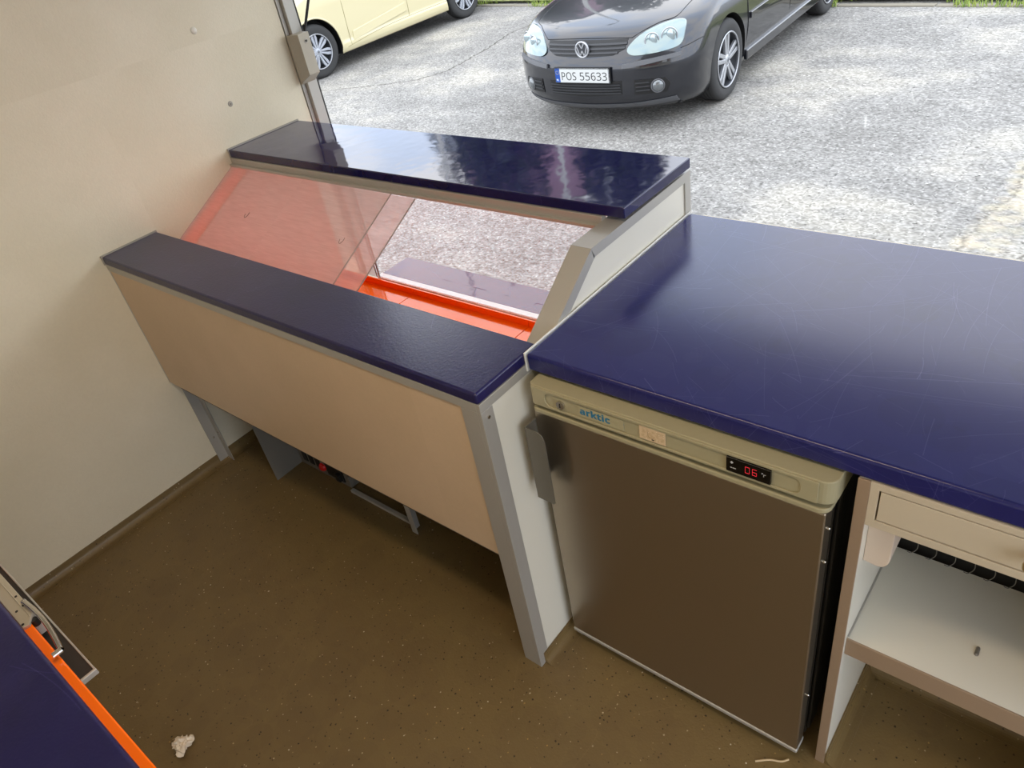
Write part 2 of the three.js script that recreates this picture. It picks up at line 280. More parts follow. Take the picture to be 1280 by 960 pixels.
// legs and ironwork below the panel
D('leg', [bx(0.006, 0.044, 0, 0.864, 0.131, 0.134, 0.0008), bx(0.006, 0.009, 0, 0.864, 0.134, 0.17, 0.0008)], mat.alu, 'aluminium angle leg');
D('leg', [bx(0.954, 0.98, 0, 0.374, 0.03, 0.033, 0.0008), bx(0.954, 0.957, 0, 0.374, 0.0, 0.033, 0.0008)], mat.alu, 'aluminium angle leg');
D('leg_screw', uvm(new THREE.SphereGeometry(0.004, 10, 6).translate(0.010, 0.12, 0.152)), mat.chrome);
D('leg_screw', uvm(new THREE.SphereGeometry(0.004, 10, 6).translate(0.027, 0.14, 0.135)), mat.chrome);
D('floor_sill', bx(0.62, 0.954, 0, 0.012, 0.0, 0.014, 0.001), mat.alu);
D('partition', bx(0.306, 0.311, 0, 0.374, -0.25, 0.115, 0.0008), mat.grey, 'grey metal partition plate');
D('under_floor', bx(0.003, 1.594, 0.366, 0.374, -0.67, 0.17, 0), mat.darkGrey);

// sliding acrylic covers lying on the slope y = 1.004 - .53 (z + .345)
const slope = Math.atan(0.53), sheet = (name, x0, x1, lift, label) => {
  const len = 0.378, w = x1 - x0;
  const grp = thing(name, label, 'cover', [(x0 + x1) / 2, 1.004 - 0.53 * (-0.175 + 0.345) + lift, -0.175]);
  grp.rotation.x = slope;
  const s = new THREE.Shape([[-w / 2, -len / 2], [w / 2, -len / 2], [w / 2, len / 2], [-w / 2, len / 2]].map((a) => new THREE.Vector2(...a)));
  const g = new THREE.PlaneGeometry(w, len, 1, 1).rotateX(-Math.PI / 2);
  const m = part('sheet', uvm(g), mat.acrylic, grp);
  const edge = MP({ color: hex(190, 186, 182), roughness: 0.4, transmission: 0.3 });
  for (const sx of [-1, 1]) part('cut_edge', uvm(new THREE.BoxGeometry(0.0022, 0.003, len).translate(sx * w / 2, -0.0012, 0)), edge, grp);
  return grp;
};
const coverA = sheet('sliding_cover', 0.009, 0.84, 0.004, 'hazy clear acrylic sliding cover pushed against the cream wall, on top');
const coverB = sheet('sliding_cover', 0.105, 0.935, -0.002, 'hazy clear acrylic sliding cover mostly tucked beneath another one');
for (const [x, z] of [[0.27, 0.0], [0.765, 0.01]]) { // finger pulls cut into the upper cover
  const arc = []; for (let i = 0; i <= 12; i++) { const t = -0.4 + i / 12 * 3.4; arc.push([x - 0.4245 + 0.008 * Math.cos(t), 0.0005, z + 0.016 * Math.sin(t) - 0.02]); }
  part('finger_pull', tube(arc, 0.0009, 5, 24), mat.grey, coverA);
}

// shelf outside, below the window
const os = thing('customer_shelf', 'pale edged navy shelf outside, seen through the display glass', 'shelf', [0.95, 0.431, -0.76]);
part('shelf_top', bx(-0.76, 1.4, -0.016, 0, -0.09, 0.058, 0.003), mat.blueShelf, os);
part('shelf_edge', bx(-0.762, 1.4, -0.02, 0.001, 0.058, 0.086, 0.0015), mat.whiteTrim, os, 'white edge strip');
for (const x of [-0.6, 0.5]) part('bracket', bx(x, x + 0.03, -0.18, -0.016, 0.02, 0.04, 0.001), mat.alu, os);

// lock box, strut and screws on the left wall
{
  const b = thing('lock_box', 'small grey metal lock box fixed to the aluminium hatch post', 'lock box', [0.0205, 1.18, -0.75]);
  let g = new THREE.ExtrudeGeometry(new THREE.Shape([[0, 0.717], [0.012, 0.717], [0.044, 0.735], [0.044, 0.782], [0, 0.782]].map((a) => new THREE.Vector2(...a))), { depth: 0.135, bevelEnabled: true, bevelSize: 0.0015, bevelThickness: 0.0015, bevelSegments: 2, bevelOffset: -0.0015 });
  g.applyMatrix4(new THREE.Matrix4().set(1, 0, 0, 0, 0, 0, 1, 0, 0, -1, 0, 0, 0, 0, 0, 1)); // (x,-z,t)->(x,t,z)
  const p = g.attributes.position; for (let i = 0; i < p.count; i++) { const low = p.getY(i) < 0.06; p.setXYZ(i, p.getX(i), p.getY(i) + 0.022 - (low ? 0.03 * (1 - p.getX(i) / 0.044) : 0), p.getZ(i) + 0.75); }
  part('box_body', uvm(flat(g)), MP({ color: hex(176, 168, 152), roughness: 0.45, metalness: 0.3 }), b);
  part('lock_ring', uvm(new THREE.TorusGeometry(0.0065, 0.0012, 8, 24).rotateY(Math.PI / 2).translate(0.045, 0.132, -0.012)), mat.alu, b);
  part('keyhole', uvm(cyl(0.003, 0.003, 12).rotateZ(Math.PI / 2).translate(0.0445, 0.132, -0.012)), mat.black, b);
  const st = thing('gas_strut', 'thin black gas strut rising from the lock box to the hatch flap', 'strut', [0.036, 1.33, -0.785]);
  part('strut_rod', tube([[0, 0, 0], [0, 0.36, -0.22], [0, 0.72, -0.45]], 0.005), mat.black, st);
  part('ball_joint', uvm(new THREE.SphereGeometry(0.009, 14, 10)), mat.darkGrey, st);
  tag(obj('screw_cap', uvm(new THREE.LatheGeometry([[0, 0.005], [0.007, 0.0042], [0.0105, 0.002], [0.011, 0]].map((a) => new THREE.Vector2(...a)), 24).rotateZ(-Math.PI / 2).translate(0, 1.437, -0.396)), mat.white), 'round white plastic cap on the cream wall, above the metal screw', 'cap');
  const sc = thing('wall_screw', 'small metal screw head in the cream wall above the navy shelf', 'screw', [0, 1.194, -0.427]);
  part('screw_head', uvm(new THREE.LatheGeometry([[0, 0.003], [0.006, 0.0025], [0.009, 0.0008], [0.0095, 0]].map((a) => new THREE.Vector2(...a)), 20).rotateZ(-Math.PI / 2)), mat.silicone, sc);
  part('screw_slot', uvm(cyl(0.0018, 0.002, 6).rotateZ(Math.PI / 2).translate(0.0025, 0, 0)), mat.black, sc);
}
// hatch flap propped open above
{
  const f = thing('hatch_flap', 'white hatch flap propped open above the serving counter', 'flap', [1.7, 2.06, -0.8]);
  const g = bx(-1.75, 1.6, -0.02, 0.02, -1.15, 0, 0.004); part('flap_panel', g.rotateX(0.06), mat.ceiling, f);
}

// appliance under the display counter
{
  const u = thing('power_unit', 'grey electrical unit with black sockets and a red switch under the display counter', 'power unit', [0.46, 0, -0.1]);
  part('housing', bx(-0.145, 0.15, 0.003, 0.2, -0.15, 0.1, 0.003), mat.grey, u);
  for (const x of [-0.115, -0.075, -0.035]) part('socket', bx(x, x + 0.026, 0.03, 0.075, 0.099, 0.103, 0.001), mat.black, u);
  part('red_switch', uvm(new THREE.SphereGeometry(0.017, 18, 12).scale(1, 1, 0.7).translate(0.005, 0.045, 0.103)), mat.red, u, 'red switch knob');
  part('black_inlet', bx(0.03, 0.125, 0.022, 0.08, 0.098, 0.105, 0.002), mat.black, u);
  part('plug', bx(0.095, 0.118, 0.03, 0.062, 0.1, 0.118, 0.003), mat.black, u);
}
// ---------------------------------------------------------------- right worktop
tag(obj('worktop', bx(1.6145, 3.3, 0.873, 0.9135, -0.661, 0.0455, 0.007, 4), mat.blue), 'large scratched navy worktop over the steel fridge', 'worktop');

// ---------------------------------------------------------------- fridge
{
  const FX = 1.94, F = thing('fridge', 'under-counter fridge with brushed steel door and olive control strip', 'fridge', [FX, 0, -0.2]);
  const P = (n, g, m, l, p = F) => part(n, at(Array.isArray(g) ? merge(g) : g, FX, 0, -0.2), m, p, l);
  P('body', [bx(1.645, 2.235, 0.03, 0.862, -0.45, 0.018, 0.004)], mat.darkGrey);
  P('side_trim', bx(2.2352, 2.243, 0.06, 0.80, -0.03, 0.02, 0.003), mat.black);
  P('gasket', bx(1.643, 2.23, 0.055, 0.79, 0.018, 0.036, 0.004), mat.rubber, 'dark door gasket');
  const door = P('door', bx(1.637, 2.2365, 0.047, 0.797, 0.036, 0.0745, 0.004, 3), mat.steel, 'brushed steel door');
  P('door_sill', bx(1.636, 2.238, 0.036, 0.048, 0.034, 0.077, 0.004), mat.alu, 'pale strip along the door foot');
  for (const x of [1.68, 2.19]) P('foot', uvm(cyl(0.016, 0.03, 16).translate(x, 0.015, -0.05)), mat.black);
  for (const y of [0.66, 0.745]) P('door_screw', uvm(new THREE.SphereGeometry(0.0036, 12, 8).translate(2.2375, y, 0.052)), mat.chrome);
  P('door_screw', uvm(new THREE.SphereGeometry(0.003, 12, 8).translate(2.239, 0.24, 0.052)), mat.chrome);
  // control strip: rounded in plan, with a shallow recess along its face
  const plan = (x0, x1, zf, r) => [[x0, 0.1], [x0, -zf + r * 0.3], [x0 + r * 0.3, -zf], ...Array.from({ length: 8 }, (_, i) => { const t = i / 7 * Math.PI / 2; return [x1 - r + r * Math.sin(t), -zf + r - r * Math.cos(t)]; }), [x1, 0.1]];
  const strip = P('control_strip', [prism(plan(1.636, 2.2475, 0.0765, 0.024), 'y', 0.8185, 0.868, 0.002), prism(plan(1.638, 2.242, 0.0785, 0.02), 'y', 0.7985, 0.8085, 0.002), prism(plan(1.638, 2.238, 0.062, 0.02), 'y', 0.806, 0.822, 0.0005)], mat.olive, 'olive plastic control strip');
  const stad = (x0, x1, y0, y1, r) => roundRect(x0, x1, y0, y1, r, 5);
  const face = P('strip_face', prism(roundRect(1.6445, 2.2225, 0.8205, 0.866, 0.002, 3), 'z', 0.0765, 0.080, 0.0012, stad(1.678, 2.194, 0.826, 0.860, 0.014).reverse()), mat.olive);
  P('lock', uvm(cyl(0.0095, 0.006, 20).rotateX(Math.PI / 2).translate(1.716, 0.841, 0.079)), mat.chrome, 'small chrome lock');
  P('lock_slot', bx(1.7148, 1.7172, 0.836, 0.846, 0.0815, 0.0828, 0.0003), mat.black);
  const label = (w, h, draw, x0, x1, y0, y1, z, n, l, rough = 0.5) => { const t = canvasTex(w, h, draw); const g = new THREE.BoxGeometry(x1 - x0, y1 - y0, 0.0012).translate((x0 + x1) / 2, (y0 + y1) / 2, z); return P(n, g, MP({ map: t, roughness: rough }), l); };
  label(512, 128, (x, w, h) => { x.fillStyle = 'rgb(176,168,134)'; x.fillRect(0, 0, w, h); x.fillStyle = 'rgb(34,112,148)'; x.font = 'bold 112px sans-serif'; x.textBaseline = 'middle'; x.save(); x.translate(16, 62); x.scale(1.1, 1); x.fillText('arktic', 0, 0); x.lineWidth = 5; x.strokeStyle = x.fillStyle; x.strokeText('arktic', 0, 0); x.restore(); }, 1.758, 1.862, 0.830, 0.855, 0.0775, 'name_badge', 'blue arktic lettering on an olive badge');
  label(256, 128, (x, w, h) => { x.fillStyle = 'rgb(222,196,160)'; x.fillRect(0, 0, w, h); x.fillStyle = 'rgb(196,164,126)'; for (let i = 0; i < 90; i++) { x.globalAlpha = 0.25; x.beginPath(); x.arc(R(20, 240), R(20, 110), R(2, 16), 0, 7); x.fill(); } x.globalAlpha = 1; x.strokeStyle = '#8a6c4a'; x.lineWidth = 3; x.beginPath(); x.arc(w * 0.45, h * 0.5, 34, 0.3, 3.9); x.stroke(); x.fillStyle = '#3c2e20'; x.fillRect(120, 104, 26, 12); x.fillStyle = '#f3e6d2'; for (let i = 0; i < 12; i++) x.fillRect(R(0, 240), R(0, 120), R(4, 14), R(2, 6)); }, 1.896, 1.950, 0.829, 0.860, 0.0782, 'torn_sticker', 'half torn beige sticker');
  // black thermometer display with red digits
  const disp = P('display', bx(2.068, 2.146, 0.8275, 0.8595, 0.0765, 0.0825, 0.001), MP({ color: hex(8, 8, 9), roughness: 0.12 }), 'black temperature display reading 06');
  const ledM = M({ color: 0x300000, emissive: new THREE.Color(1, 0.03, 0.05), emissiveIntensity: 0.9 });
  const seg = (ox, on) => { const w = 0.0085, h = 0.0145, t = 0.0012, y = 0.8365, o = []; const S = { a: [0, w, h - t, h], b: [w - t, w, h / 2, h], c: [w - t, w, 0, h / 2], d: [0, w, 0, t], e: [0, t, 0, h / 2], f: [0, t, h / 2, h], g: [0, w, h / 2 - t / 2, h / 2 + t / 2] }; for (const k of on) { const [a, b, c, d] = S[k]; o.push(bx(ox + a + 0.0004, ox + b - 0.0004, y + c + 0.0004, y + d - 0.0002, 0.0824, 0.0830, 0)); } return o; };
  const px = (m, name, g, mm) => part(name, at(Array.isArray(g) ? merge(g) : g, FX, 0, -0.2), mm, m);
  px(disp, 'red_digit', seg(2.102, 'abcdef'), ledM); px(disp, 'red_digit', seg(2.1145, 'acdefg'), ledM);
  const ic = M({ color: hex(190, 190, 190), roughness: 0.5 });
  for (const g of [uvm(new THREE.BoxGeometry(0.004, 0.004, 0.0006).rotateZ(Math.PI / 4).translate(2.0785, 0.850, 0.0828)), bx(2.076, 2.079, 0.8375, 0.839, 0.0824, 0.083, 0), bx(2.080, 2.086, 0.8375, 0.839, 0.0824, 0.083, 0), bx(2.131, 2.133, 0.847, 0.849, 0.0824, 0.083, 0), bx(2.134, 2.138, 0.8458, 0.847, 0.0824, 0.083, 0), bx(2.134, 2.1352, 0.8415, 0.847, 0.0824, 0.083, 0)]) px(disp, 'display_mark', g, ic);
  // bent plate handle on the left of the door
  const hp = []; const x0 = 1.6365, x1 = 1.685, y0 = 0.572, y1 = 0.775, r = 0.012;
  const outl = [[x0, y0], [x1 - r * 0.4, y0 - 0.002], [x1, y0 + r * 0.3], [x1, y1 - r * 1.6], [x1 - r * 0.5, y1 - r * 0.4], [x1 - r * 1.6, y1], [x0, y1]];
  P('handle', [prism(outl, 'z', 0.1095, 0.1115, 0.0004), bx(x0 - 0.0005, x0 + 0.0015, 0.60, y1, 0.0745, 0.1115, 0.0005)], MP({ color: hex(128, 124, 114), metalness: 0.6, roughness: 0.48 }), 'bent grey metal handle plate');
}
// ---------------------------------------------------------------- base cabinet on the right
{
  const CX = 2.5, K = thing('base_cabinet', 'open base cabinet with one drawer above a cream shelf', 'cabinet', [CX, 0, -0.1]);
  const P = (n, g, m, l, p = K) => part(n, at(Array.isArray(g) ? merge(g) : g, CX, 0, -0.1), m, p, l);
  const edge = MP({ color: hex(172, 148, 124), roughness: 0.42, metalness: 0.25 });
  P('side_panel', bx(2.2705, 2.2885, 0, 0.872, -0.25, 0.042, 0.0008), mat.white, 'white side panel');
  P('side_panel', bx(2.735, 2.753, 0, 0.872, -0.25, 0.042, 0.0008), mat.white);
  P('edge_strip', [bx(2.2695, 2.2885, 0, 0.872, 0.042, 0.0465, 0.001)], edge, 'brownish metal edge strip');
  P('edge_strip', [bx(2.735, 2.754, 0, 0.872, 0.042, 0.0465, 0.001)], edge);
  const fr = prism([[2.2887, 0.777], [2.735, 0.777], [2.735, 0.872], [2.2887, 0.872]], 'z', 0.030, 0.046, 0.0006, [[2.302, 0.793], [2.302, 0.859], [2.722, 0.859], [2.722, 0.793]]);
  P('face_frame', fr, mat.cream, 'cream frame around the drawer');
  const dr = P('drawer', [bx(2.3045, 2.7195, 0.7955, 0.8565, 0.028, 0.0455, 0.001), bx(2.32, 2.705, 0.80, 0.85, -0.22, 0.028, 0)], mat.cream, 'cream drawer');
  const kn = new THREE.LatheGeometry([[0, 0.03], [0.009, 0.03], [0.0125, 0.027], [0.013, 0.022], [0.010, 0.016], [0.006, 0.012], [0.006, 0]].map((a) => new THREE.Vector2(...a)), 28).rotateX(Math.PI / 2).translate(2.512, 0.832, 0.0455);
  part('knob', at(uvm(kn), CX, 0, -0.1), mat.brass, dr, 'round brass coloured knob');
  P('shelf', [bx(2.289, 2.7345, 0.431, 0.449, -0.235, 0.028, 0.001)], mat.white, 'cream shelf board');
  P('shelf_lip', bx(2.289, 2.7345, 0.402, 0.4495, 0.028, 0.032, 0.001), edge, 'brownish front lip');
  P('shelf_seal', bx(2.2885, 2.292, 0.449, 0.4525, -0.23, 0.026, 0.001), mat.alu);
  P('shelf_stub', uvm(new THREE.CapsuleGeometry(0.0035, 0.014, 4, 10).rotateX(Math.PI / 2).translate(2.485, 0.4505, -0.06)), mat.grey);
  P('back_panel', bx(2.2885, 2.735, 0, 0.43, -0.25, -0.243, 0), mat.cream);
  P('cavity_shade_board', bx(2.2885, 2.735, 0.43, 0.79, -0.25, -0.243, 0), mat.black, 'black board standing in for the shade of the open cavity');  // black sheet put where the cavity behind is only dark with shade
  const br = [[2.2887, 0.655], [2.312, 0.652]]; for (let i = 0; i <= 8; i++) { const t = i / 8 * Math.PI / 2; br.push([2.312 + 0.018 * Math.sin(t), 0.676 - 0.024 * Math.cos(t)]); } br.push([2.331, 0.79], [2.2887, 0.79]);
  P('runner_bracket', [prism(br, 'z', -0.16, 0.012, 0.0015)], MP({ color: hex(226, 208, 190), roughness: 0.45 }), 'rounded pale bracket under the drawer');
  for (let i = 0; i < 7; i++) { const x = 2.335 + i * 0.034; P('wire_hook', tube([[x, 0.486, -0.242], [x + 0.001, 0.485, -0.232], [x + 0.002, 0.474, -0.224], [x - 0.006, 0.466, -0.217], [x - 0.013, 0.468, -0.215]], 0.0009, 6, 20), mat.grey); }
  P('hook_rail', bx(2.31, 2.72, 0.478, 0.498, -0.243, -0.236, 0.001), mat.black);
}
// ---------------------------------------------------------------- service counter behind, bottom left
{
  const SX = 1.0, S = thing('service_counter', 'second counter with plain navy top and orange rim, behind the aisle', 'counter', [SX, 0, 1.25]);
  const P = (n, g, m, l, p = S) => part(n, at(Array.isArray(g) ? merge(g) : g, SX, 0, 1.25), m, p, l);
  P('counter_top', bx(0.005, 2.05, 0.872, 0.90, 0.9735, 1.6, 0.006, 4), mat.blueLedge, 'plain navy top');
  P('orange_rim', bx(0.005, 2.05, 0.835, 0.872, 0.9605, 1.58, 0.003), mat.orange, 'orange rim');
  P('cabinet_body', bx(0.005, 2.04, 0.0, 0.835, 1.05, 1.58, 0.003), mat.white);
  P('bumper', bx(0.005, 1.417, 0.806, 0.815, 0.938, 1.05, 0.002), mat.rubber, 'dark rubber bumper');
  P('bumper_edge', bx(0.005, 1.417, 0.813, 0.8165, 0.9365, 0.9395, 0.0008), mat.alu);
  P('bumper_cap', bx(1.417, 1.4225, 0.806, 0.817, 0.936, 1.05, 0.0015), mat.alu, 'aluminium end cap');
  // latch plate with a bow handle on the rim
  const y = 0.872;
  const plate = [[1.10, -0.973], [1.304, -0.973], [1.306, -0.964], [1.285, -0.950], [1.25, -0.9475], [1.10, -0.9475]];
  const lp = P('latch_plate', [prism(plate, 'y', y, y + 0.006, 0.0008), bx(1.10, 1.29, y + 0.006, y + 0.008, 0.9555, 0.9565, 0.0004)], M({ color: hex(205, 196, 178), metalness: 0.6, roughness: 0.4 }), 'worn aluminium latch plate');
  for (const [x, z] of [[1.222, 0.9525], [1.255, 0.953], [1.258, 0.965], [1.297, 0.970]]) part('rivet_hole', at(uvm(cyl(0.0022, 0.001, 10).translate(x, y + 0.0063, z)), SX, 0, 1.25), mat.black, lp);
  P('latch_support', bx(1.10, 1.285, 0.83, y, 0.949, 0.9605, 0.001), mat.alu);
  const hb = []; for (let i = 0; i <= 10; i++) { const t = i / 10; hb.push([1.253 + 0.158 * t, y + 0.010 + 0.004 * Math.sin(t * Math.PI), 0.949 - 0.006 * Math.sin(t * Math.PI) + 0.005 * t]); }
  const rail = new THREE.CatmullRomCurve3(hb.map(V3));
  P('bow_handle', [uvm(new THREE.TubeGeometry(rail, 40, 0.0042, 10)), uvm(cyl(0.0052, 0.014, 14).rotateX(Math.PI / 2).translate(1.412, y + 0.010, 0.960)), uvm(new THREE.SphereGeometry(0.0048, 12, 8).translate(1.253, y + 0.01, 0.949))], mat.chrome, 'chrome bow handle');
  P('handle_pivot', uvm(cyl(0.006, 0.012, 14).translate(1.297, y - 0.004, 0.955)), mat.black);
}
// ---------------------------------------------------------------- litter on the floor
{
  const g = new THREE.IcosahedronGeometry(0.016, 4); const p = g.attributes.position, v = new THREE.Vector3();
  for (let i = 0; i < p.count; i++) { v.fromBufferAttribute(p, i); const n = v.clone().normalize(); const a = Math.atan2(n.z, n.x), lobe = 0.65 + 0.55 * Math.abs(Math.sin(a * 1.5 + 0.4)) + 0.35 * (N64(n.x * 3 + 9, n.z * 3 + n.y * 2 + 9) - 0.5); v.multiplyScalar(lobe * (0.6 + 0.9 * N64(n.x * 7 + 3, n.z * 7 + 4 + n.y * 6))); v.y *= 0.4 + 0.5 * N64(n.x * 9 + 1, n.z * 9 + 2); p.setXYZ(i, v.x, v.y, v.z); }
  g.scale(1.3, 1.2, 1.3); g.computeBoundingBox(); g.translate(0.957, -g.boundingBox.min.y, 0.894);
  tag(obj('crumpled_paper', uvm(flat(g)), M({ color: hex(240, 226, 206), roughness: 0.85 })), 'small crumpled scrap of pale paper on the brown floor', 'paper');
  tag(obj('straw_scrap', tube([[2.165, 0.0025, 0.124], [2.19, 0.003, 0.104], [2.212, 0.0035, 0.094], [2.224, 0.0025, 0.08]], 0.0024, 7, 20), M({ color: hex(214, 190, 150), roughness: 0.8 })), 'pale dry straw lying on the floor before the fridge', 'straw');
}

// ---------------------------------------------------------------- cars
const paintDark = MP({ color: hex(21, 23, 31), roughness: 0.3, metalness: 0.3, clearcoat: 1, clearcoatRoughness: 0.04 });
const paintCream = MP({ color: hex(206, 196, 158), roughness: 0.3, clearcoat: 0.8, clearcoatRoughness: 0.05 });
const plasticBlack = M({ color: hex(12, 12, 13), roughness: 0.55 });
const slatM = M({ color: hex(46, 47, 50), roughness: 0.45 });
const plasticGrey = M({ color: hex(84, 85, 88), roughness: 0.5 });
const tyreM = M({ color: hex(50, 50, 50), roughness: 0.8 });
const rimM = M({ color: hex(172, 174, 178), metalness: 0.6, roughness: 0.32 });
const capM = M({ color: hex(166, 170, 178), metalness: 0.25, roughness: 0.4 });
const darkGlass = MP({ color: hex(18, 20, 22), roughness: 0.05, ior: 1.52 });
const lampGlass = MP({ color: hex(122, 138, 138), roughness: 0.12, clearcoat: 1, metalness: 0.3 });
const interp = (xs, ys) => (x) => { if (x <= xs[0]) return ys[0]; for (let i = 1; i < xs.length; i++) if (x <= xs[i]) { const t = (x - xs[i - 1]) / (xs[i] - xs[i - 1]); return ys[i - 1] + t * (ys[i] - ys[i - 1]); } return ys[ys.length - 1]; };
const soften = (f, h) => (x) => (f(x - h) + 2 * f(x) + f(x + h) + f(x - h / 2) * 2 + f(x + h / 2) * 2) / 8;
// stacked horizontal outlines: front F(y), rear B(y), half width W(y); corner depth D
function bodyShell(ys, F, B, W, Df, Db, n) {
  const nf = 40, ns = 26, rings = [];
  const sup = (t, D) => D * (1 - Math.pow(1 - Math.pow(Math.min(1, Math.abs(t)), n), 1 / n));
  for (const y of ys) {
    const w = W(y), r = [];
    for (let i = 0; i <= nf; i++) { const t = Math.sin((i / nf - 0.5) * Math.PI); r.push([t * w, y, F(y) - sup(t, Df)]); }
    for (let i = 1; i < ns; i++) { const k = i / ns; r.push([w, y, (F(y) - Df) * (1 - k) + (B(y) + Db) * k]); }
    for (let i = 0; i <= nf; i++) { const t = -Math.sin((i / nf - 0.5) * Math.PI); r.push([t * w, y, B(y) + sup(t, Db)]); }
    for (let i = 1; i < ns; i++) { const k = i / ns; r.push([-w, y, (B(y) + Db) * (1 - k) + (F(y) - Df) * k]); }
    rings.push(r);
  }
  const m = rings[0].length, pos = [], idx = [];
  for (const r of rings) for (const p of r) pos.push(...p);
  for (let j = 0; j < rings.length - 1; j++) for (let i = 0; i < m; i++) { const a = j * m + i, b = j * m + (i + 1) % m, c = a + m, d = b + m; idx.push(a, b, c, b, d, c); }
  const cap = (j, up) => { const k = pos.length / 3, r = rings[j]; let s = 0; for (const p of r) s += p[2]; pos.push(0, r[0][1], s / r.length); for (let i = 0; i < m; i++) { const a = j * m + i, b = j * m + (i + 1) % m; up ? idx.push(k, a, b) : idx.push(k, b, a); } };
  cap(0, false); cap(rings.length - 1, true);
  const g = new THREE.BufferGeometry(); g.setAttribute('position', new THREE.Float32BufferAttribute(pos, 3)); g.setIndex(idx);
  g.setAttribute('uv', new THREE.Float32BufferAttribute(new Float32Array(pos.length / 3 * 2), 2)); g.computeVertexNormals();
  return g;
}
const ev = new Evaluator();
function archCut(g, paint, axles, r, w, y) {
  let b = new Brush(g, paint); b.updateMatrixWorld();
  for (const f of axles) for (const s of [-1, 1]) { const c = new Brush(new THREE.CylinderGeometry(r, r, 0.3, 48).rotateZ(Math.PI / 2).translate(s * (w - 0.05), y, f), plasticBlack); c.updateMatrixWorld(); b = ev.evaluate(b, c, SUBTRACTION); }
  return b;
}
const lathe = (pts, n = 64) => new THREE.LatheGeometry(pts.map((a) => new THREE.Vector2(...a)), n).rotateZ(-Math.PI / 2); // axis +x outward
function wheel(car, s, f, R0, wTyre, rimR, l, kind) {
  const g = new THREE.Group(); g.name = 'wheel'; g.position.set(s * l, R0, f); if (s < 0) g.rotation.y = Math.PI; car.add(g);
  // x = outward; outer face at x = 0
  const T = lathe([[rimR, -0.012], [rimR + 0.012, -0.004], [R0 - 0.05, 0.002], [R0 - 0.02, -0.006], [R0 - 0.004, -0.022], [R0, -0.04], [R0, -wTyre + 0.04], [R0 - 0.02, -wTyre + 0.006], [rimR, -wTyre]], 72);
  obj('tyre', T, tyreM, g);
  if (s > 0) { const gr = []; for (const x of [-0.06, -0.09, -0.12, -0.15]) gr.push(new THREE.TorusGeometry(R0 + 0.0005, 0.0035, 5, 72).rotateY(Math.PI / 2).translate(x, 0, 0)); obj('tread_groove', merge(gr), plasticBlack, g); }
  obj('rim_barrel', lathe([[rimR + 0.004, -0.002], [rimR - 0.008, -0.006], [rimR - 0.014, -0.02], [rimR - 0.02, -0.12], [0.05, -0.12], [0.0, -0.12]], 64), M({ color: hex(60, 62, 66), metalness: 0.5, roughness: 0.5 }), g);
  obj('rim_lip', new THREE.TorusGeometry(rimR - 0.004, 0.007, 8, 64).rotateY(Math.PI / 2).translate(-0.003, 0, 0), rimM, g);
  const n = kind === 'alloy' ? 5 : 7, mm = kind === 'alloy' ? rimM : capM;
  for (let i = 0; i < n; i++) {
    const sp = []; const o = kind === 'alloy' ? 0.022 : 0.021;
    for (const q of [-1, 1]) { const w0 = kind === 'alloy' ? 0.011 : 0.0135, w1 = kind === 'alloy' ? 0.014 : 0.021; const y0 = 0.045, y1 = rimR - 0.006; const pts = kind === 'alloy' ? [[q * o * 0.75 - w0, y0], [q * o * 0.75 + w0, y0], [q * o * 1.5 + w1, y1], [q * o * 1.5 - w1, y1]] : [[q * 0.011 - 0.006, y0], [q * 0.011 + 0.006, y0], [q * 0.026 + 0.013, y1 * 0.75], [q * 0.022 + 0.012, y1], [q * 0.022 - 0.012, y1], [q * 0.026 - 0.013, y1 * 0.75]];
      const e = new THREE.ExtrudeGeometry(new THREE.Shape(pts.map((a) => new THREE.Vector2(...a))), { depth: 0.018, bevelEnabled: true, bevelSize: 0.004, bevelThickness: 0.004, bevelSegments: 2 }); sp.push(e.rotateY(Math.PI / 2).translate(-0.034, 0, 0)); }
    obj('spoke', merge(sp).rotateX(i / n * Math.PI * 2), mm, g);
  }
  obj('hub_cap', lathe([[0, -0.004], [0.026, -0.006], [0.034, -0.012], [0.055, -0.018], [0.06, -0.04]], 32), mm, g);
  obj('hub_emblem', lathe([[0, -0.0015], [0.016, -0.002], [0.018, -0.006]], 24), M({ color: hex(120, 124, 130), metalness: 0.6, roughness: 0.4 }), g);
  return g;
}
function placeCar(name, label, x, z, yaw, y0) {
  const c = thing(name, label, 'car', [x, y0 ?? gy(z), z]);
  const fw = new THREE.Vector3(Math.sin(yaw), -GS * Math.cos(yaw), Math.cos(yaw)).normalize(), lf = new THREE.Vector3(Math.cos(yaw), GS * Math.sin(yaw), -Math.sin(yaw)); lf.addScaledVector(fw, -lf.dot(fw)).normalize();
  c.quaternion.setFromRotationMatrix(new THREE.Matrix4().makeBasis(lf, fw.clone().cross(lf), fw)); return c;
}
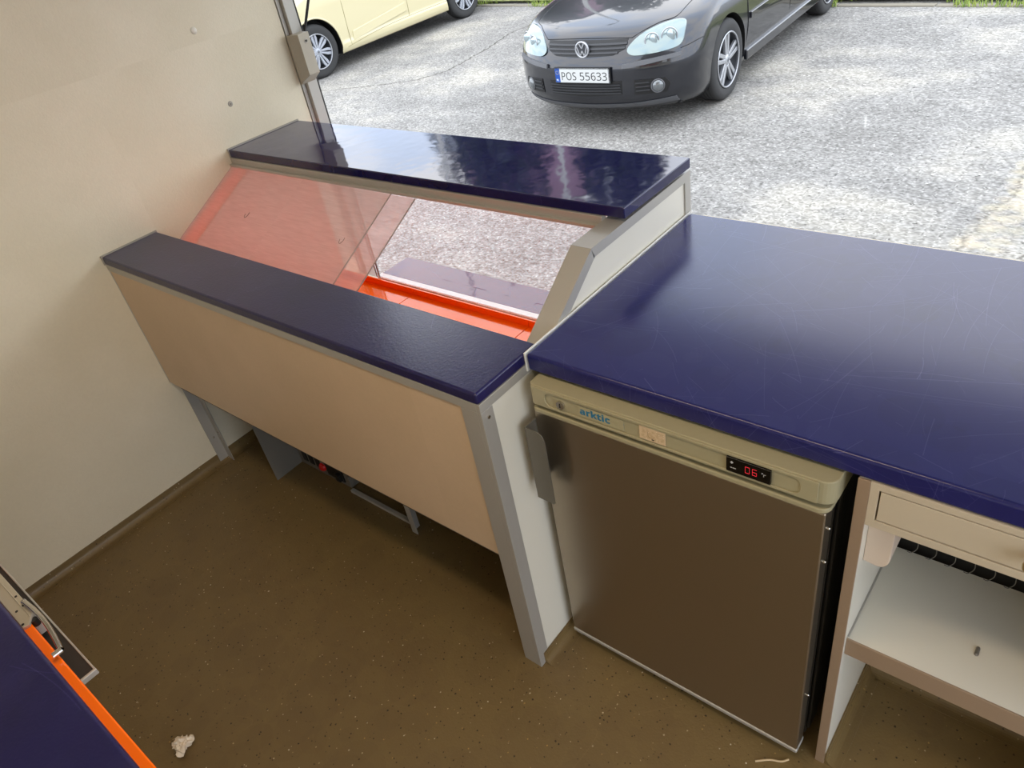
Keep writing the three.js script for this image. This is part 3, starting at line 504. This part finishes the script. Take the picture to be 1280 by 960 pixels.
{
  const car = placeCar('hatchback_car', 'dark grey hatchback with silver double spoke wheels parked facing the counter', -1.2709, -5.1449, 0.0386, -0.2828);
  const F = soften(interp([0.16, 0.22, 0.3, 0.42, 0.52, 0.58, 0.64, 0.70, 0.75, 0.79, 0.84, 0.9, 0.96], [0.80, 0.87, 0.90, 0.905, 0.90, 0.88, 0.85, 0.81, 0.76, 0.68, 0.48, 0.12, -0.25]), 0.025);
  const W = soften(interp([0.16, 0.22, 0.3, 0.5, 0.7, 0.8, 0.9, 0.96], [0.80, 0.84, 0.86, 0.875, 0.868, 0.845, 0.80, 0.77]), 0.03);
  const B = interp([0.16, 0.25, 0.55, 0.96], [-3.15, -3.28, -3.3, -3.22]);
  const n = 2.2, Df = 0.5;
  const front = (l, y) => F(y) - Df * (1 - Math.pow(1 - Math.pow(Math.min(0.999, Math.abs(l) / W(y)), n), 1 / n));
  const ys = []; for (let y = 0.17; y < 0.74; y += 0.02) ys.push(y); for (let y = 0.74; y <= 0.9605; y += 0.0055) ys.push(y);
  const shell = archCut(bodyShell(ys, F, B, W, Df, 0.4, n), paintDark, [0, -2.578], 0.347, 0.87, 0.327);
  const bm = new THREE.Mesh(shell.geometry, shell.material); bm.name = 'body_shell'; bm.castShadow = bm.receiveShadow = true; car.add(bm);
  // cabin
  const cys = []; for (let i = 0; i <= 14; i++) cys.push(0.955 + i / 14 * 0.47);
  part('cabin_glass', bodyShell(cys, interp([0.955, 1.42], [-0.22, -0.95]), interp([0.955, 1.42], [-3.2, -2.75]), interp([0.955, 1.1, 1.425], [0.765, 0.74, 0.58]), 0.22, 0.2, 2.4), darkGlass, car, 'dark windows');
  const rys = []; for (let i = 0; i <= 8; i++) rys.push(1.42 + i / 8 * 0.06);
  part('roof', bodyShell(rys, interp([1.42, 1.48], [-0.94, -1.35]), interp([1.42, 1.48], [-2.8, -2.45]), interp([1.42, 1.45, 1.481], [0.585, 0.55, 0.36]), 0.22, 0.2, 2.4), paintDark, car);
  for (const s of [-1, 1]) for (const [f0, f1] of [[-0.32, -1.02], [-1.35, -1.45], [-2.5, -2.45], [-3.1, -2.7]]) part('pillar', tube([[s * 0.755, 0.95, f0], [s * 0.70, 1.2, (f0 + f1) / 2], [s * 0.585, 1.43, f1]], 0.03, 8, 16), paintDark, car);
  for (const s of [-1, 1]) part('door_mirror', uvm(new RoundedBoxGeometry(0.2, 0.13, 0.1, 4, 0.045).translate(s * 0.93, 1.02, -0.55)), paintDark, car);
  // patch laid on the front: outline in (side, height)
  const tess = new TessellateModifier(0.035, 6);
  const patch = (pts, off, th, smoothed = false) => {
    const v = pts.map((a) => new THREE.Vector2(...a)); let sh = new THREE.Shape(v); if (smoothed) { const c = new THREE.CatmullRomCurve3(pts.map(([a, b]) => new THREE.Vector3(a, b, 0)), true, 'catmullrom', 0.5).getPoints(48); sh = new THREE.Shape(c.slice(0, -1).map((q) => new THREE.Vector2(q.x, q.y))); }
    let g = new THREE.ExtrudeGeometry(sh, { depth: th, bevelEnabled: false }); g = tess.modify(g.index ? g.toNonIndexed() : g);
    const p = g.attributes.position; for (let i = 0; i < p.count; i++) p.setZ(i, front(p.getX(i), p.getY(i)) + off - th + p.getZ(i));
    g.deleteAttribute('normal'); g = toCreasedNormals(mergeVertices(uvm(g), 1e-4), 0.7); return g;
  };
  const mir = (pts, s) => s > 0 ? pts : pts.map(([a, b]) => [-a, b]).reverse();
  const head = [[0.385, 0.640], [0.415, 0.692], [0.49, 0.745], [0.59, 0.775], [0.68, 0.782], [0.742, 0.765], [0.762, 0.70], [0.755, 0.635], [0.68, 0.612], [0.53, 0.602], [0.43, 0.606]];
  for (const s of [-1, 1]) {
    const h = part('headlight', patch(mir(head, s), 0.012, 0.02, true), lampGlass, car, 'clear headlight');
    for (const [l, y, r] of [[0.56, 0.69, 0.052], [0.675, 0.70, 0.058]]) { part('reflector', new THREE.TorusGeometry(r, 0.006, 8, 36).rotateY(s * 0.5).translate(s * l, y, front(l, y) + 0.016), rimM, h); part('lamp_bowl', new THREE.SphereGeometry(r * 0.9, 24, 12, 0, Math.PI * 2, 0, 1.1).rotateX(Math.PI / 2).scale(1, 1, 0.35).translate(s * l, y, front(l, y) + 0.004), M({ color: hex(170, 184, 188), metalness: 0.7, roughness: 0.2 }), h); }
    part('bumper_moulding', patch(mir([[0.36, 0.52], [0.36, 0.55], [0.5, 0.565], [0.76, 0.585], [0.765, 0.56], [0.5, 0.532]], s), 0.022, 0.028), plasticGrey, car, 'grey bumper moulding');
    const fg = part('fog_grille', patch(mir([[0.44, 0.31], [0.445, 0.425], [0.67, 0.415], [0.70, 0.37], [0.67, 0.305]], s), 0.005, 0.02), plasticBlack, car);
    for (const y of [0.34, 0.37, 0.40]) part('slat', patch(mir([[0.455, y - 0.005], [0.455, y + 0.005], [0.56, y + 0.005], [0.56, y - 0.005]], s), 0.013, 0.01), slatM, fg);
    part('fog_lamp', new THREE.SphereGeometry(0.046, 24, 14).scale(1, 1, 0.5).rotateY(s * 0.5).translate(s * 0.615, 0.362, front(0.615, 0.362) + 0.004), MP({ color: hex(104, 108, 110), roughness: 0.1, clearcoat: 1, metalness: 0.4 }), fg, 'round fog lamp');
    part('fog_ring', new THREE.TorusGeometry(0.05, 0.006, 8, 30).rotateY(s * 0.5).translate(s * 0.615, 0.362, front(0.615, 0.362) + 0.006), plasticGrey, fg);
  }
  const gr = part('grille', patch([[-0.375, 0.712], [0, 0.716], [0.375, 0.712], [0.36, 0.65], [0.27, 0.612], [0, 0.605], [-0.27, 0.612], [-0.36, 0.65]], 0.004, 0.02), plasticBlack, car, 'black grille');
  for (const [y, w] of [[0.688, 0.375], [0.66, 0.365], [0.632, 0.31]]) part('slat', patch([[-w, y - 0.006], [-w, y + 0.006], [0, y + 0.006], [w, y + 0.006], [w, y - 0.006], [0, y - 0.006]], 0.012, 0.012), slatM, gr);
  const lg = part('lower_grille', patch([[-0.345, 0.425], [0, 0.425], [0.345, 0.425], [0.34, 0.315], [0, 0.305], [-0.34, 0.315]], 0.004, 0.02), plasticBlack, car, 'black lower grille');
  for (const y of [0.33, 0.352, 0.374, 0.396]) part('slat', patch([[-0.335, y - 0.004], [-0.335, y + 0.004], [0, y + 0.004], [0.335, y + 0.004], [0.335, y - 0.004], [0, y - 0.004]], 0.013, 0.012), slatM, lg);
  part('bumper_lip', patch([[-0.72, 0.255], [-0.4, 0.235], [0, 0.228], [0.4, 0.235], [0.72, 0.255], [0.72, 0.2], [0, 0.19], [-0.72, 0.2]], 0.008, 0.02), plasticGrey, car, 'grey bumper lip');
  // seams: bonnet edge, bumper line
  const seam = (pts, off = 0.0015) => tube(pts.map(([l, y]) => [l, y, front(l, y) + off]), 0.003, 6, 40);
  const bl = []; for (let i = 0; i <= 14; i++) { const l = -0.40 + 0.8 * i / 14; bl.push([l, 0.726 - 0.01 * Math.pow(l / 0.4, 2)]); }
  part('bonnet_seam', seam(bl), plasticBlack, car);
  for (const s of [-1, 1]) {
    part('bonnet_seam', tube([[0.40, 0.716], [0.49, 0.757], [0.57, 0.782], [0.655, 0.795], [0.67, 0.835], [0.67, 0.88], [0.655, 0.93]].map(([l, y]) => [s * l, y, front(l, y) + 0.002]), 0.003, 6, 50), plasticBlack, car);
    part('bumper_seam', tube([[0.756, 0.605], [0.80, 0.615], [0.84, 0.628], [0.862, 0.632]].map(([l, y]) => [s * l, y, front(l, y) + 0.0015]), 0.003, 6, 30), plasticBlack, car);
    const sd = (y) => W(y) + 0.001;
    for (const f of [-0.39, -1.42, -2.2]) part('door_seam', tube([[s * sd(0.25), 0.25, f + 0.02], [s * sd(0.5), 0.5, f], [s * sd(0.75), 0.75, f], [s * sd(0.94), 0.94, f - 0.02]], 0.0035, 6, 24), plasticBlack, car);
    part('side_moulding', bx(-0.006, 0.012, 0.525, 0.575, -2.1, -0.43, 0.005).translate(s * 0.878, 0, 0), paintDark, car);
    part('sill', bx(-0.02, 0.015, 0.2, 0.285, -2.23, -0.37, 0.012, 3).translate(s * 0.862, 0, 0), paintDark, car);
    for (const f of [0, -2.578]) { const a = []; for (let i = 0; i <= 20; i++) { const t = -0.25 + i / 20 * (Math.PI + 0.5); const y = 0.325 + 0.357 * Math.sin(t); if (y > 0.2) a.push([s * (Math.min(W(y), 0.9) - 0.001), y, f + 0.357 * Math.cos(t)]); } if (f < 0) part('arch_lip', tube(a, 0.006, 6, 50), paintDark, car); }
    wheel(car, s, 0, 0.318, 0.2, 0.218, 0.868, 'alloy'); wheel(car, s, -2.578, 0.318, 0.2, 0.218, 0.868, 'alloy');
  }
  part('underbody', bx(-0.72, 0.72, 0.16, 0.22, -3.0, 0.6, 0.01), plasticBlack, car);
  // registration plate
  const pt = canvasTex(1024, 228, (x, w, h) => {
    x.fillStyle = '#c4c6c4'; x.fillRect(0, 0, w, h); x.fillStyle = '#0b4496'; x.fillRect(6, 6, 92, h - 12); x.fillStyle = '#e8eefc'; x.font = 'bold 44px sans-serif'; x.fillText('PL', 22, 200);
    x.fillStyle = '#f0d038'; for (let i = 0; i < 12; i++) { x.beginPath(); x.arc(52 + 28 * Math.cos(i / 12 * 6.283), 66 + 28 * Math.sin(i / 12 * 6.283), 4, 0, 7); x.fill(); }
    x.strokeStyle = '#26282a'; x.lineWidth = 7; x.strokeRect(4, 4, w - 8, h - 8); x.fillStyle = '#1b1d20'; x.font = '176px sans-serif'; x.textBaseline = 'middle';
    const wr = (s, a, b) => { const m = x.measureText(s).width; x.save(); x.translate(a, h / 2 + 8); x.scale((b - a) / m, 1); x.fillText(s, 0, 0); x.restore(); }; wr('POS', 116, 420); wr('55633', 470, 1000);
  });
  const pl = new THREE.BoxGeometry(0.52, 0.114, 0.006); // only the front face carries the print
  const plate = part('number_plate', pl.translate(0, 0.475, 0.918), M({ map: pt, roughness: 0.4 }), car, 'white number plate reading POS 55633');
  part('plate_frame', bx(-0.268, 0.268, 0.412, 0.538, 0.895, 0.914, 0.003), plasticBlack, car);
  // round emblem
  const eb = part('emblem', new THREE.CylinderGeometry(0.062, 0.064, 0.014, 40).rotateX(Math.PI / 2).translate(0, 0.662, 0.858), M({ color: hex(70, 72, 76), metalness: 0.5, roughness: 0.4 }), car, 'round silver VW emblem');
  part('emblem_ring', new THREE.TorusGeometry(0.058, 0.008, 10, 44).translate(0, 0.662, 0.866), rimM, eb);
  const stroke = (x0, y0, x1, y1) => { const L = Math.hypot(x1 - x0, y1 - y0); return uvm(new THREE.BoxGeometry(0.0095, L, 0.008).rotateZ(-Math.atan2(x1 - x0, y1 - y0)).translate((x0 + x1) / 2, 0.662 + (y0 + y1) / 2, 0.867)); };
  part('emblem_letters', [stroke(-0.024, 0.052, 0, 0.01), stroke(0.024, 0.052, 0, 0.01), stroke(-0.048, 0.028, -0.021, -0.05), stroke(-0.021, -0.05, -0.001, -0.008), stroke(0.001, -0.008, 0.021, -0.05), stroke(0.021, -0.05, 0.048, 0.028)], rimM, eb);
}
{
  const car = placeCar('cream_van', 'cream people carrier with seven spoke wheel covers parked beside the grey hatchback', -6.9875, -5.3587, -0.055);
  const W = soften(interp([0.19, 0.24, 0.30, 0.34, 0.5, 0.8, 1.0, 1.1], [0.865, 0.888, 0.893, 0.880, 0.888, 0.896, 0.88, 0.85]), 0.012);
  const F = soften(interp([0.19, 0.3, 0.55, 0.75, 0.9, 1.0, 1.1], [0.80, 0.88, 0.88, 0.78, 0.5, 0.2, -0.25]), 0.03), B = interp([0.19, 0.3, 0.6, 1.1], [-3.35, -3.5, -3.52, -3.45]);
  const ys = []; for (let y = 0.19; y <= 1.1; y += 0.015) ys.push(y);
  const shell = archCut(bodyShell(ys, F, B, W, 0.42, 0.3, 2.3), paintCream, [0, -2.75], 0.385, 0.89, 0.32);
  const bm = new THREE.Mesh(shell.geometry, shell.material); bm.name = 'body_shell'; bm.castShadow = bm.receiveShadow = true; car.add(bm);
  const cys = []; for (let i = 0; i <= 14; i++) cys.push(1.085 + i / 14 * 0.5);
  part('cabin_glass', bodyShell(cys, interp([1.085, 1.58], [-0.22, -0.95]), interp([1.085, 1.58], [-3.44, -3.2]), interp([1.085, 1.3, 1.585], [0.845, 0.81, 0.66]), 0.22, 0.15, 2.4), darkGlass, car, 'dark windows');
  const rys = []; for (let i = 0; i <= 8; i++) rys.push(1.58 + i / 8 * 0.07);
  part('roof', bodyShell(rys, interp([1.58, 1.65], [-0.94, -1.3]), interp([1.58, 1.65], [-3.22, -2.9]), interp([1.58, 1.62, 1.651], [0.665, 0.62, 0.4]), 0.22, 0.15, 2.4), paintCream, car);
  for (const s of [-1, 1]) {
    for (const [f0, f1] of [[-0.32, -1.02], [-1.55, -1.6], [-2.6, -2.6], [-3.35, -3.15]]) part('pillar', tube([[s * 0.835, 1.08, f0], [s * 0.79, 1.3, (f0 + f1) / 2], [s * 0.66, 1.59, f1]], 0.035, 8, 16), paintCream, car);
    const sd = (y) => W(y) + 0.0005;
    const groove = M({ color: hex(150, 138, 100), roughness: 0.6 });
    for (const [f, y0] of [[-0.53, 0.26], [-1.62, 0.33], [-2.35, 0.4]]) part('door_seam', tube([[s * sd(y0), y0, f], [s * sd(0.5), 0.5, f - 0.005], [s * sd(0.75), 0.75, f - 0.01], [s * sd(1.0), 1.0, f - 0.01]], 0.003, 6, 24), groove, car);
    part('sill_seam', tube([[s * sd(0.25), 0.25, -0.46], [s * sd(0.30), 0.305, -1.0], [s * sd(0.325), 0.325, -1.62], [s * sd(0.325), 0.325, -2.36]], 0.003, 6, 30), groove, car);
    part('door_moulding', prism([[0.58, 0.30], [0.60, 0.41], [1.57, 0.507], [1.585, 0.40]], 'x', 0, 0.012, 0.004).translate(s > 0 ? 0.883 : -0.895, 0, 0), paintCream, car, 'raised wedge on the door');
    const a = []; for (let i = 0; i <= 24; i++) { const t = 0.02 + i / 24 * (Math.PI - 0.04 + 0.3); a.push([s * (W(0.32 + 0.392 * Math.sin(t)) - 0.001), 0.32 + 0.392 * Math.sin(t), 0.392 * Math.cos(t)]); }
    part('arch_lip', tube(a, 0.012, 6, 50), paintCream, car);
    for (const f of [0, -2.75]) wheel(car, s, f, 0.322, 0.205, 0.212, 0.876, 'cover');
    part('headlight', uvm(new THREE.SphereGeometry(0.2, 24, 16).scale(0.9, 0.55, 0.9).translate(s * 0.62, 0.76, 0.42)), lampGlass, car);
    part('door_mirror', uvm(new RoundedBoxGeometry(0.22, 0.16, 0.1, 4, 0.045).translate(s * 0.98, 1.1, -0.5)), paintCream, car);
  }
  part('underbody', bx(-0.74, 0.74, 0.17, 0.23, -3.2, 0.6, 0.01), plasticBlack, car);
}
// ---------------------------------------------------------------- verge behind the cars
const vergeZ = (x) => -7.98 + 0.117 * x;
{
  const soilTex = dataTex(256, 256, (i, j) => { const a = fbm(i / 16, j / 16, 4), b = N256(i, j); return [104 + 70 * (a - 0.5) + 30 * (b - 0.5), 108 + 80 * (a - 0.5) + 30 * (b - 0.5), 62 + 50 * (a - 0.5) + 20 * (b - 0.5)]; }, [1.2, 1.2]);
  const g = new THREE.PlaneGeometry(1, 1, 40, 4), p = g.attributes.position;
  for (let i = 0; i < p.count; i++) { const x = -16 + 30 * (p.getX(i) + 0.5), b = p.getY(i) + 0.5, z = vergeZ(x) - 0.1 - 4.5 * b; p.setXYZ(i, x, gy(z) + 0.03 + 0.05 * fbm(x, z, 2), z); }
  struct('verge_soil', uvm(flat(g)), M({ map: soilTex, roughness: 1 }), 'strip of bare soil and moss behind the parked cars', 'verge');
  const k = thing('kerb', 'low pale kerb edging the grass behind the cars', 'kerb', [0, gy(-8.06), -8.06]);
  for (let i = 0; i < 16; i++) { const x = -10.5 + i; const b = bx(-0.497, 0.497, -0.06, 0.012, -0.05, 0.05, 0.01).rotateY(-0.1165).translate(x + 0.5, 0, vergeZ(x + 0.5) + 8.06); const q = part('kerb_stone', b, M({ color: hex(128, 122, 108), roughness: 0.9 }), k); q.position.y = gy(vergeZ(x + 0.5)) - gy(-8.06); }
  const blade = new THREE.BufferGeometry(); blade.setAttribute('position', new THREE.Float32BufferAttribute([-0.006, 0, 0, 0.006, 0, 0, 0.004, 0.5, 0.05, -0.004, 0.5, 0.05, 0, 1, 0.22], 3)); blade.setIndex([0, 1, 2, 0, 2, 3, 3, 2, 4]); blade.computeVertexNormals();
  const N = 9000, im = new THREE.InstancedMesh(blade, M({ color: 0xffffff, roughness: 0.8, side: THREE.DoubleSide }), N), o = new THREE.Object3D(), c = new THREE.Color();
  for (let i = 0; i < N; i++) {
    let x, z; do { x = R(-9, 4); z = vergeZ(x) + 0.08 - Math.pow(rnd(), 1.6) * 2.2; } while (fbm(x * 1.3 + 5, z * 1.3, 3) < 0.47);
    o.position.set(x, gy(z) + 0.005, z); o.rotation.set(R(-0.4, 0.4), R(0, 6.28), R(-0.4, 0.4)); const h = R(0.03, 0.09); o.scale.set(1, h, h); o.updateMatrix(); im.setMatrixAt(i, o.matrix);
    const t = rnd(); c.setRGB(0.16 + 0.2 * t, 0.26 + 0.16 * t, 0.05 + 0.04 * t); im.setColorAt(i, c);
  }
  im.name = 'grass'; im.userData = { kind: 'stuff', label: 'patchy green grass growing along the kerb behind the cars', category: 'grass' }; im.castShadow = im.receiveShadow = true; scene.add(im);
}
// ---------------------------------------------------------------- what the glossy shelf mirrors: trees, house, poles beyond the yard
const leafG = new THREE.BufferGeometry(); leafG.setAttribute('position', new THREE.Float32BufferAttribute([0, 0, 0, 0.5, 0.06, 0.5, 0, 0, 1, -0.5, 0.06, 0.5], 3)); leafG.setIndex([0, 2, 1, 0, 3, 2]); leafG.computeVertexNormals();
function tree(name, label, x, z, h, rx, ry, n, col) {
  const t = thing(name, label, 'tree', [x, gy(z), z], 'trees beyond the yard');
  part('trunk', [uvm(new THREE.CylinderGeometry(0.12, 0.2, h * 0.6, 12).translate(0, h * 0.3, 0)), tube([[0, h * 0.45, 0], [0.5, h * 0.6, 0.2], [1.0, h * 0.72, 0.3]], 0.06), tube([[0, h * 0.4, 0], [-0.5, h * 0.55, -0.2], [-1.0, h * 0.7, 0.1]], 0.06)], M({ color: hex(70, 58, 46), roughness: 0.95 }), t);
  const im = new THREE.InstancedMesh(leafG, M({ color: 0xffffff, roughness: 0.7, side: THREE.DoubleSide }), n), o = new THREE.Object3D(), c = new THREE.Color();
  for (let i = 0; i < n; i++) {
    const u = R(-1, 1), a = R(0, 6.283), q = Math.sqrt(1 - u * u), r = Math.pow(rnd(), 0.4) * (0.75 + 0.35 * N64(a * 2 + 7, u * 4 + 9));
    o.position.set(r * q * Math.cos(a) * rx, h - ry + r * u * ry, r * q * Math.sin(a) * rx); o.rotation.set(R(0, 6.28), R(0, 6.28), R(0, 6.28)); o.scale.setScalar(R(0.14, 0.3)); o.updateMatrix(); im.setMatrixAt(i, o.matrix);
    const k = R(0.6, 1.2); c.setRGB(col[0] * k, col[1] * k, col[2] * k); im.setColorAt(i, c);
  }
  im.name = 'foliage'; im.userData = { kind: 'stuff' }; im.castShadow = im.receiveShadow = true; t.add(im);
}
tree('leafy_tree', 'tall dark leafy tree beyond the yard, left of the house', -12.3, -15, 10.5, 1.9, 4.3, 4200, [0.07, 0.095, 0.075]);
tree('leafy_tree', 'broad dark tree beyond the yard, right of the pale pole', -7.6, -14.5, 9.2, 1.3, 3.6, 4200, [0.06, 0.085, 0.07]);
{
  const b = thing('house', 'dull pink rendered house with flat roof beyond the yard', 'house', [-13.3, gy(-17), -17]);
  part('house_wall', bx(-1.2, 1.2, 0, 10.4, -3, 1.2, 0), M({ color: hex(176, 140, 156), roughness: 0.9 }), b);
  part('house_roof', bx(-1.35, 1.35, 10.4, 10.6, -3.1, 1.35, 0.02), M({ color: hex(90, 84, 84), roughness: 0.9 }), b);
  for (const y of [1.2, 4.0, 6.8]) for (const x of [-0.75, 0.15]) { const w = part('window_frame', bx(x, x + 0.6, y, y + 1.2, 1.19, 1.23, 0.005), mat.whiteTrim, b); part('pane', bx(x + 0.05, x + 0.55, y + 0.05, y + 1.15, 1.2, 1.235, 0), darkGlass, w); }
  for (const [x, z, h, l] of [[-7.75, -12.2, 9.5, 'pale metal pole beyond the yard, between the house and a tree'], [-11.4, -12, 9.5, 'pale metal pole beyond the yard, before the tall dark tree']]) { const p = thing('lamp_pole', l, 'pole', [x, gy(z), z]); part('shaft', uvm(new THREE.CylinderGeometry(0.05, 0.09, h, 16).translate(0, h / 2, 0)), mat.whiteTrim, p); part('arm', tube([[0, h - 0.05, 0], [0.1, h + 0.2, 0.4], [0.1, h + 0.25, 1.0]], 0.035), mat.whiteTrim, p); part('lamp_head', bx(-0.02, 0.22, h + 0.2, h + 0.29, 0.9, 1.5, 0.03), mat.grey, p); }
}
renderer.render(scene, camera);
